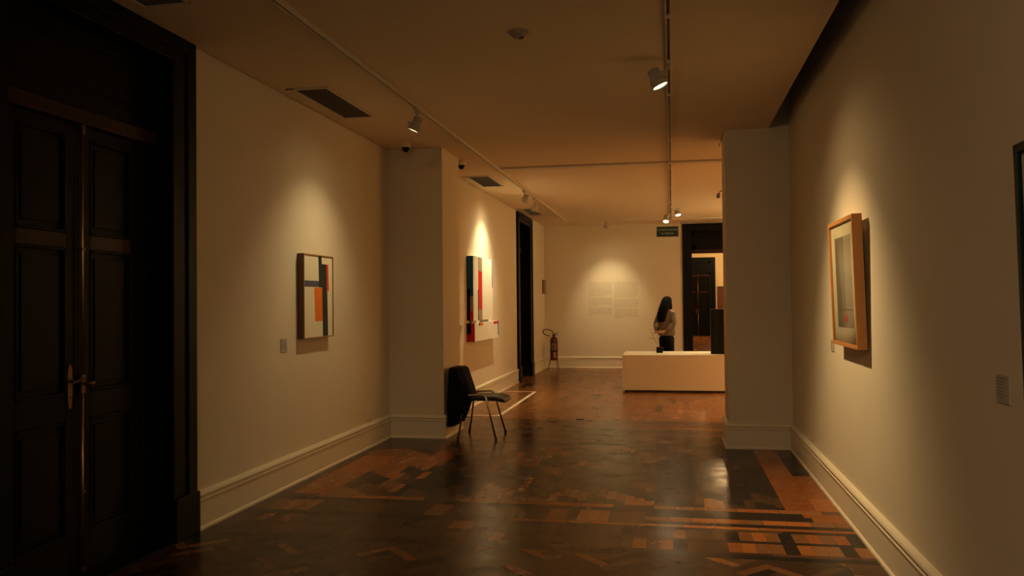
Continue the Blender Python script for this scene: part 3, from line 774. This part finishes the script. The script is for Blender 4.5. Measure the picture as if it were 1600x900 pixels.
wt(m, 'left column of small printed text on the end wall')
m = MB(); z = .445
for rows, last in ((11, .9), (6, .9), (7, .3)): z = para_block(m, -1.315, -.775, z, rows, .0335, last) - .027
wt(m, 'right column of small printed text on the end wall')

# ------------------------------------------------------------------ FLOOR TAPE
m = MB(); tw = .055
xa_, xb_, y0_, y1_ = XL2+.04, -2.32, 11.17, 14.30
m.box(xb_-tw, xb_, y0_, y1_, F, F+.0015); m.box(xa_, xb_-tw, y0_, y0_+tw, F, F+.0015); m.box(xa_, xb_-tw, y1_-tw, y1_, F, F+.0015)
tag(m.build('floor_tape', 'tape'), 'white tape rectangle marked on the floor below the relief', 'floor tape')

# ------------------------------------------------------------------ LONG PLINTH AND WHAT STANDS ON IT
r = empty('display_plinth', (.85, 14.9, F), label='long low white display plinth in front of the standing person', cat='plinth')
MB().box(-1.70, 1.55, -.545, .56, .035, .633).build('body', 'case', r, bevel=.003)
MB().box(-1.66, 1.5, -.50, .52, 0, .036).build('recessed_base', 'black', r)
ZT = F+.633
r = empty('black_box', (.90, 14.80, ZT), label='tall black box standing on the white plinth by the pilaster', cat='box')
MB().box(-.25, .25, -.10, .12, 0, .77).build('body', 'blackgloss', r, bevel=.004)
m = MB(); m.box(-.165, -.158, -.102, -.09, .01, .76); m.build('seam', 'grille', r)
r = empty('wire_sculpture', (-.225, 15.02, ZT), label='thin wire sculpture on a small black block on the plinth', cat='sculpture')
MB().box(-.058, .058, -.045, .05, 0, .10).build('block_base', 'blackgloss', r, bevel=.003)
m = MB(); m.tube([(-.03,0,.09),(-.035,0,.15),(-.07,0,.20),(-.11,0,.28),(-.15,.01,.40),(-.165,.01,.44)], .0035, 8); m.tube([(-.035,0,.16),(-.034,0,.32),(-.036,0,.40)], .003, 8); m.tube([(-.09,0,.235),(-.14,.02,.255),(-.20,.03,.262)], .003, 8)
m.build('wires', 'oldbrass', r)
m = MB(); m.lathe([(.003,-.012),(.011,-.006),(.012,.004),(.004,.012)], 12, Matrix.Translation((-.035,0,.185))); m.build('bead', 'ivory', r); m = MB(); m.lathe([(.003,-.01),(.009,-.004),(.009,.004),(.003,.01)], 12, Matrix.Translation((-.165,.01,.44))); m.build('bead', 'ivory', r)

# ------------------------------------------------------------------ FIRE EXTINGUISHER ON STAND
ex, ey = -2.69, 19.08
r = empty('fire_extinguisher', (ex, ey, F), label='red fire extinguisher with coiled black hose in the far corner', cat='fire extinguisher')
m = MB(); m.lathe([(.07,.225),(.086,.235),(.088,.26),(.088,.66),(.082,.70),(.06,.735),(.032,.755),(.026,.77)], 32); m.build('cylinder', 'red', r)
m = MB(); m.lathe([(.026,.765),(.028,.80),(.02,.815)], 16); m.tube([(0,0,.80),(.05,-.01,.83),(.10,-.02,.845)], .008, 8); m.tube([(0,0,.79),(.05,-.01,.80),(.10,-.02,.785)], .008, 8); m.build('valve', 'black', r)
m = MB(); m.tube([(-.005,-.03,.79)] + [(-.13+.125*math.cos(t), -.04, .845+.072*math.sin(t)-.03*math.cos(t)*.8) for t in [(-.25+i/26*1.85)*PI for i in range(27)]], .0105, 10); m.build('hose', 'rubber', r)
m = MB()
n = 10
for (z0, z1, a0, a1, mi) in ((.42, .60, -2.0, -1.0, 0), (.46, .57, -1.75, -1.3, 1), (.27, .40, -1.55, -.95, 0)):
    m.mi = mi; R_ = .0895 + .001*mi
    vs = [(R_*math.cos(a0+(a1-a0)*k/n), R_*math.sin(a0+(a1-a0)*k/n), z) for z in (z0, z1) for k in range(n+1)]
    m.add(vs, [(k, k+1, n+2+k, n+1+k) for k in range(n)])
m.build('labels', ['tan', 'ink'], r)
for zz in (.415, .61):
    m = MB(); m.lathe([(.0885,zz),(.091,zz),(.091,zz+.02),(.0885,zz+.02)], 28); m.build('strap', 'black', r)
r2 = empty('extinguisher_stand', (ex, ey, F), label='thin metal tripod stand holding the red fire extinguisher', cat='stand')
m = MB(); m.tube([(.10*math.cos(t), .10*math.sin(t), .215) for t in [2*PI*i/24 for i in range(24)]], .006, 8, closed=True); m.build('ring', 'red', r2)
m = MB(); m.tube([(.098*math.cos(t), .098*math.sin(t), .445) for t in [2*PI*i/24 for i in range(24)]], .006, 8, closed=True); m.build('ring', 'red', r2)
m = MB()
for t in (0, 2*PI/3, 4*PI/3): m.tube([(.1*math.cos(t+.6), .1*math.sin(t+.6), .218), (0, 0, .213)], .005, 8)
m.build('spoke', 'red', r2)
for a in (-2.3, -.75, 1.3):
    m = MB(); m.tube([(.097*math.cos(a), .097*math.sin(a), .43), (.11*math.cos(a), .11*math.sin(a), .22), (.19*math.cos(a), .19*math.sin(a), .006)], .007, 8); m.build('leg', 'black' if a < -1 else 'red', r2)

# ------------------------------------------------------------------ CHAIR
cx_, cy_ = -2.16, 9.46
r = empty('stacking_chair', (cx_, cy_, F), label='stacking chair with chrome legs and dark seat beside left pilaster', cat='chair')
def L_(p): return (p[0]-cx_, p[1]-cy_, p[2]-F)
def bez(pts, n=8):
    out = []
    for i in range(len(pts)):
        p = Vector(pts[i])
        if 0 < i < len(pts)-1:
            a = p + (Vector(pts[i-1])-p).normalized()*.055; b = p + (Vector(pts[i+1])-p).normalized()*.055
            for t in [k/n for k in range(n+1)]: out.append(a.lerp(p, t).lerp(p.lerp(b, t), t))
        else: out.append(p)
    return out
for (yf, yt) in ((9.185, 9.235), (9.735, 9.685)):
    m = MB(); m.tube([L_(p) for p in bez([(-2.405, yf, F+.01), (-2.325, yt, -1.055), (-2.095, yt, -1.045), (-1.965, yf, F+.01)])], .0115, 12)
    m.build('side_frame', 'chrome', r)
    for x in (-2.405, -1.965):
        m = MB(); m.lathe([(.0145,0),(.0155,.004),(.0145,.03),(.012,.034)], 14, Matrix.Translation(L_((x, yf, F)))); m.build('foot_cap', 'rubber', r)
m = MB(); m.tube([L_((-2.28, 9.24, -1.09)), L_((-2.28, 9.68, -1.09))], .009, 10); m.tube([L_((-2.05, 9.25, -1.11)), L_((-2.05, 9.67, -1.11))], .009, 10); m.build('cross_bar', 'chrome', r)
# seat pad: grid with waterfall front
nx, ny = 12, 10; vs = []; fs = []
for s_ in (0, 1):
    for i in range(nx+1):
        for j in range(ny+1):
            u = i/nx; v = j/ny*2-1
            ww = .222*(1-.10*abs(u-.5)**2*4*.3) - (.02 if i in (0, nx) else 0)
            x = -.235 + .52*u; z = .475 + .012*v*v + .018*(1-u)**2*0 - (max(0, u-.72)/.28)**2*.035 + (.012 if u < .1 else 0)
            edge = max(abs(v), abs(u*2-1)); tck = .056*(1-edge**8*.22)
            vs.append((x, ww*v, z - s_*tck))
st = (nx+1)*(ny+1)
for i in range(nx):
    for j in range(ny):
        a = i*(ny+1)+j; fs.append((a, a+1, a+ny+2, a+ny+1)); fs.append((st+a, st+a+ny+1, st+a+ny+2, st+a+1))
for i in range(nx):
    for j in (0, ny):
        a = i*(ny+1)+j; fs.append((a, a+ny+1, st+a+ny+1, st+a))
for j in range(ny):
    for i in (0, nx):
        a = i*(ny+1)+j; fs.append((a, a+1, st+a+1, st+a))
m = MB(); m.add(vs, fs, True); m.build('seat', 'seat', r, sub=1)
for s_ in (-1, 1):
    m = MB(); m.tube([(-.17, .20*s_, .45), (-.24, .20*s_, .47), (-.29, .20*s_, .60), (-.305, .19*s_, .76)], .010, 10); m.build('back_upright', 'chrome', r)
m = MB(); m.box(-.325, -.295, -.19, .19, .55, .78); m.build('backrest', 'seat', r, bevel=.012)
# coat draped over the back
rc = empty('dark_coat', (-2.46, 9.45, F), label='dark coat draped over the back of the stacking chair', cat='coat')
def CX(px0, px1): return (px0+px1)/2+2.46, (px1-px0)/2
rings = []
for (z, x0, x1, hy) in ((-1.425,-2.574,-2.475,.20),(-1.41,-2.575,-2.455,.215),(-1.33,-2.574,-2.42,.225),(-1.24,-2.572,-2.36,.232),(-1.14,-2.570,-2.305,.235),(-1.06,-2.568,-2.265,.236),(-.98,-2.565,-2.295,.236),(-.90,-2.562,-2.325,.235),(-.83,-2.557,-2.348,.232),(-.775,-2.552,-2.362,.225),(-.750,-2.545,-2.375,.21),(-.740,-2.525,-2.40,.17)):
    c_, h_ = CX(x0, x1); rings.append((c_, 0, z-F, h_, hy, 0))
m = MB(); m.loft(rings, 40, fold=.05, nf=7, sq=.72); m.build('coat_body', 'coat', rc, sub=1)
m = MB(); m.loft([(-2.355+2.46, -.205, -1.355-F, .012, .03, .2), (-2.375+2.46, -.205, -1.325-F, .042, .04, .2), (-2.355+2.46, -.205, -1.24-F, .062, .045, .1), (-2.325+2.46, -.20, -1.14-F, .066, .05, .1), (-2.315+2.46, -.19, -1.05-F, .055, .05, .1), (-2.36+2.46, -.17, -.90-F, .045, .04, .1)], 20, fold=.06, nf=4); m.build('sleeve', 'coat', rc, sub=1)

# ------------------------------------------------------------------ PERSON (seen from behind, turned to the right)
pr_ = empty('person', (-.105, 16.2, F), -.62, label='person with long black hair, beige jacket and black trousers, hands behind back', cat='person')
# local: x right of the person, y forward (away from viewer), z up. height 1.64
def skin_obj(name, pts, edges, material, parent, root=0, sub=2):
    me = bpy.data.meshes.new(name); me.from_pydata([p[:3] for p in pts], edges, [])
    o = bpy.data.objects.new(name, me); COL.objects.link(o); o.parent = parent
    me.materials.append(M[material])
    sk = o.modifiers.new('skin', 'SKIN'); sk.use_smooth_shade = True
    for i, p in enumerate(pts):
        me.skin_vertices[0].data[i].radius = (p[3], p[4] if len(p) > 4 else p[3]); me.skin_vertices[0].data[i].use_root = (i == root)
    sb = o.modifiers.new('sub', 'SUBSURF'); sb.levels = sub; sb.render_levels = sub
    return o
B = [(0,0,.90,.105,.08),(0,.0,1.05,.095,.075),(0,.01,1.20,.12,.085),(0,0,1.34,.12,.08),(0,.005,1.42,.05,.05),(0,.02,1.48,.052,.055),(0,.035,1.54,.072,.088),(0,.03,1.60,.05,.06)]
E_ = [(0,1),(1,2),(2,3),(3,4),(4,5),(5,6),(6,7)]
def chain(frm, pts):
    for p in pts:
        B.append(p); E_.append((frm, len(B)-1)); frm = len(B)-1
    return frm
for s_ in (-1, 1):
    chain(0, [(.075*s_,0,.80,.065),(.09*s_,.01,.48,.052),(.09*s_,-.015,.28,.05),(.09*s_,-.02,.09,.033),(.095*s_,.06,.035,.032),(.10*s_,.14,.022,.025)])
    if s_ < 0: ax = chain(3, [(-.15,-.01,1.33,.055),(-.19,-.06,1.12,.04),(-.10,-.16,.965,.028),(-.04,-.175,.955,.026)])
    else: ax = chain(3, [(.15,-.01,1.33,.055),(.185,-.05,1.12,.04),(.10,-.16,.985,.028),(.03,-.185,.965,.026)])
    # hand: palm, four fingers and thumb
    hx, hy_, hz = B[ax][:3]; dr_ = 1 if s_ < 0 else -1
    pm = chain(ax, [(hx+.035*dr_, hy_-.005, hz-.008, .022, .014)])
    for k, ln in enumerate((.058, .068, .064, .05)):
        zz = hz+.012-.014*k
        chain(pm, [(hx+.055*dr_, hy_-.006, zz, .0085), (hx+(.055+ln*.5)*dr_, hy_-.014, zz-.004, .008), (hx+(.055+ln*.8)*dr_, hy_-.004, zz-.008, .007)])
    chain(pm, [(hx+.03*dr_, hy_-.01, hz+.028, .009), (hx+.052*dr_, hy_-.014, hz+.042, .0075)])
body = skin_obj('body', B, E_, 'skin', pr_)
# facial features
m = MB(); m.loft([(0,.128,1.515,.012,.010,0),(0,.128,1.525,.011,.012,0),(0,.120,1.55,.006,.008,0)], 10); m.build('nose', 'skin', pr_)
for s_ in (-1, 1):
    m = MB(); m.lathe([(.002,-.01),(.009,-.006),(.011,0),(.009,.006),(.002,.01)], 12, Matrix.Translation((.03*s_, .112, 1.553))); m.build('eye', 'ink', pr_)
m = MB(); m.loft([(0,.118,1.484,.014,.006,0),(0,.121,1.489,.022,.008,0),(0,.118,1.494,.014,.006,0)], 12); m.build('mouth', 'pred', pr_)
# trousers
TP = [(0,-.01,.93,.145,.115),(0,-.01,.84,.145,.12)]; TE = [(0,1)]
for s_ in (-1, 1):
    k = len(TP); TP += [(.075*s_,-.01,.76,.092),(.08*s_,.0,.62,.08),(.085*s_,.01,.48,.066),(.09*s_,-.01,.28,.060),(.09*s_,-.02,.10,.052)]
    TE += [(1,k),(k,k+1),(k+1,k+2),(k+2,k+3),(k+3,k+4)]
skin_obj('trousers', TP, TE, 'trousers', pr_)
for s_ in (-1, 1):
    m = MB(); m.loft([(.095*s_,.035,.0,.038,.10,0),(.095*s_,.035,.03,.042,.105,0),(.095*s_,.02,.06,.038,.08,0),(.09*s_,-.015,.10,.032,.04,0)], 18); m.build('shoe', 'shoe', pr_)
# jacket: torso + sleeves as one garment
m = MB()
m.loft([(0,-.005,.885,.165,.125,0),(0,-.005,.90,.172,.135,0),(0,-.005,.98,.172,.130,0),(.0,-.012,1.08,.158,.128,0),(0,0,1.18,.172,.128,0),(0,0,1.28,.182,.122,0),(0,0,1.345,.175,.105,0),(0,0,1.385,.125,.085,0),(0,.005,1.41,.075,.068,0),(0,.005,1.435,.068,.062,0)], 32, fold=.055, nf=5)
def ip(a, b, n):
    return [tuple(Vector(a[:3]).lerp(Vector(b[:3]), t)) + (a[3]+(b[3]-a[3])*t,) for t in [k/n for k in range(n)]]
for s_ in (-1, 1):
    q = ip((.135*s_,0,1.345,.062), (.205*s_,-.055,1.10,.056), 5) + ip((.205*s_,-.055,1.10,.056), (.13*s_,-.15,.985,.048), 4) + [(.10*s_,-.162,.972,.042)]
    m.tube([p[:3] for p in q], [p[3]*(1+.05*math.sin(i*2.3)) for i, p in enumerate(q)], 16)
m.build('jacket', 'jacket', pr_, sub=1)
m = MB(); m.tube([(.065*math.cos(t), .005+.06*math.sin(t), 1.437+.012*math.sin(t)) for t in [2*PI*i/20 for i in range(20)]], .013, 8, closed=True); m.build('collar', 'jacket', pr_)
# long hair
m = MB(); m.loft([(-.03,-.13,1.145,.03,.02,0),(-.03,-.135,1.16,.075,.035,0),(-.025,-.135,1.22,.10,.045,0),(-.015,-.12,1.32,.105,.055,0),(-.005,-.085,1.42,.108,.075,0),(0,-.03,1.48,.105,.105,0),(0,.005,1.54,.100,.112,0),(0,.015,1.59,.088,.10,0),(0,.02,1.625,.058,.07,0),(0,.02,1.643,.02,.025,0)], 36, fold=.035, nf=11)
m.build('hair', 'hair', pr_, sub=1)
m = MB(); m.loft([(.085,.0,1.28,.02,.02,0),(.095,-.01,1.36,.032,.03,0),(.09,.0,1.46,.03,.05,0),(.075,.02,1.53,.03,.05,0)], 14, fold=.05, nf=4); m.build('hair_lock', 'hair', pr_, sub=1)
# folded paper held behind the back
rp = empty('folded_leaflet', (0,0,0), label='folded leaflet held behind the back by the standing person', cat='leaflet')
Mx = Matrix.Translation((-.105, 16.2, F)) @ Matrix.Rotation(-.62, 4, 'Z')
vs = [Mx @ Vector(p) for p in ((-.15,-.205,.955),(.10,-.222,.985),(.10,-.205,1.00),(-.15,-.19,.985),(-.15,-.215,.925),(.10,-.232,.955))]
c0 = vs[0].copy(); rp.location = c0
m = MB(); m.add([v-c0 for v in vs], [(0,1,2,3),(0,4,5,1)]); lo = m.build('sheet', 'paper', rp, fix=False)
sd_ = lo.modifiers.new('solid', 'SOLIDIFY'); sd_.thickness = .004
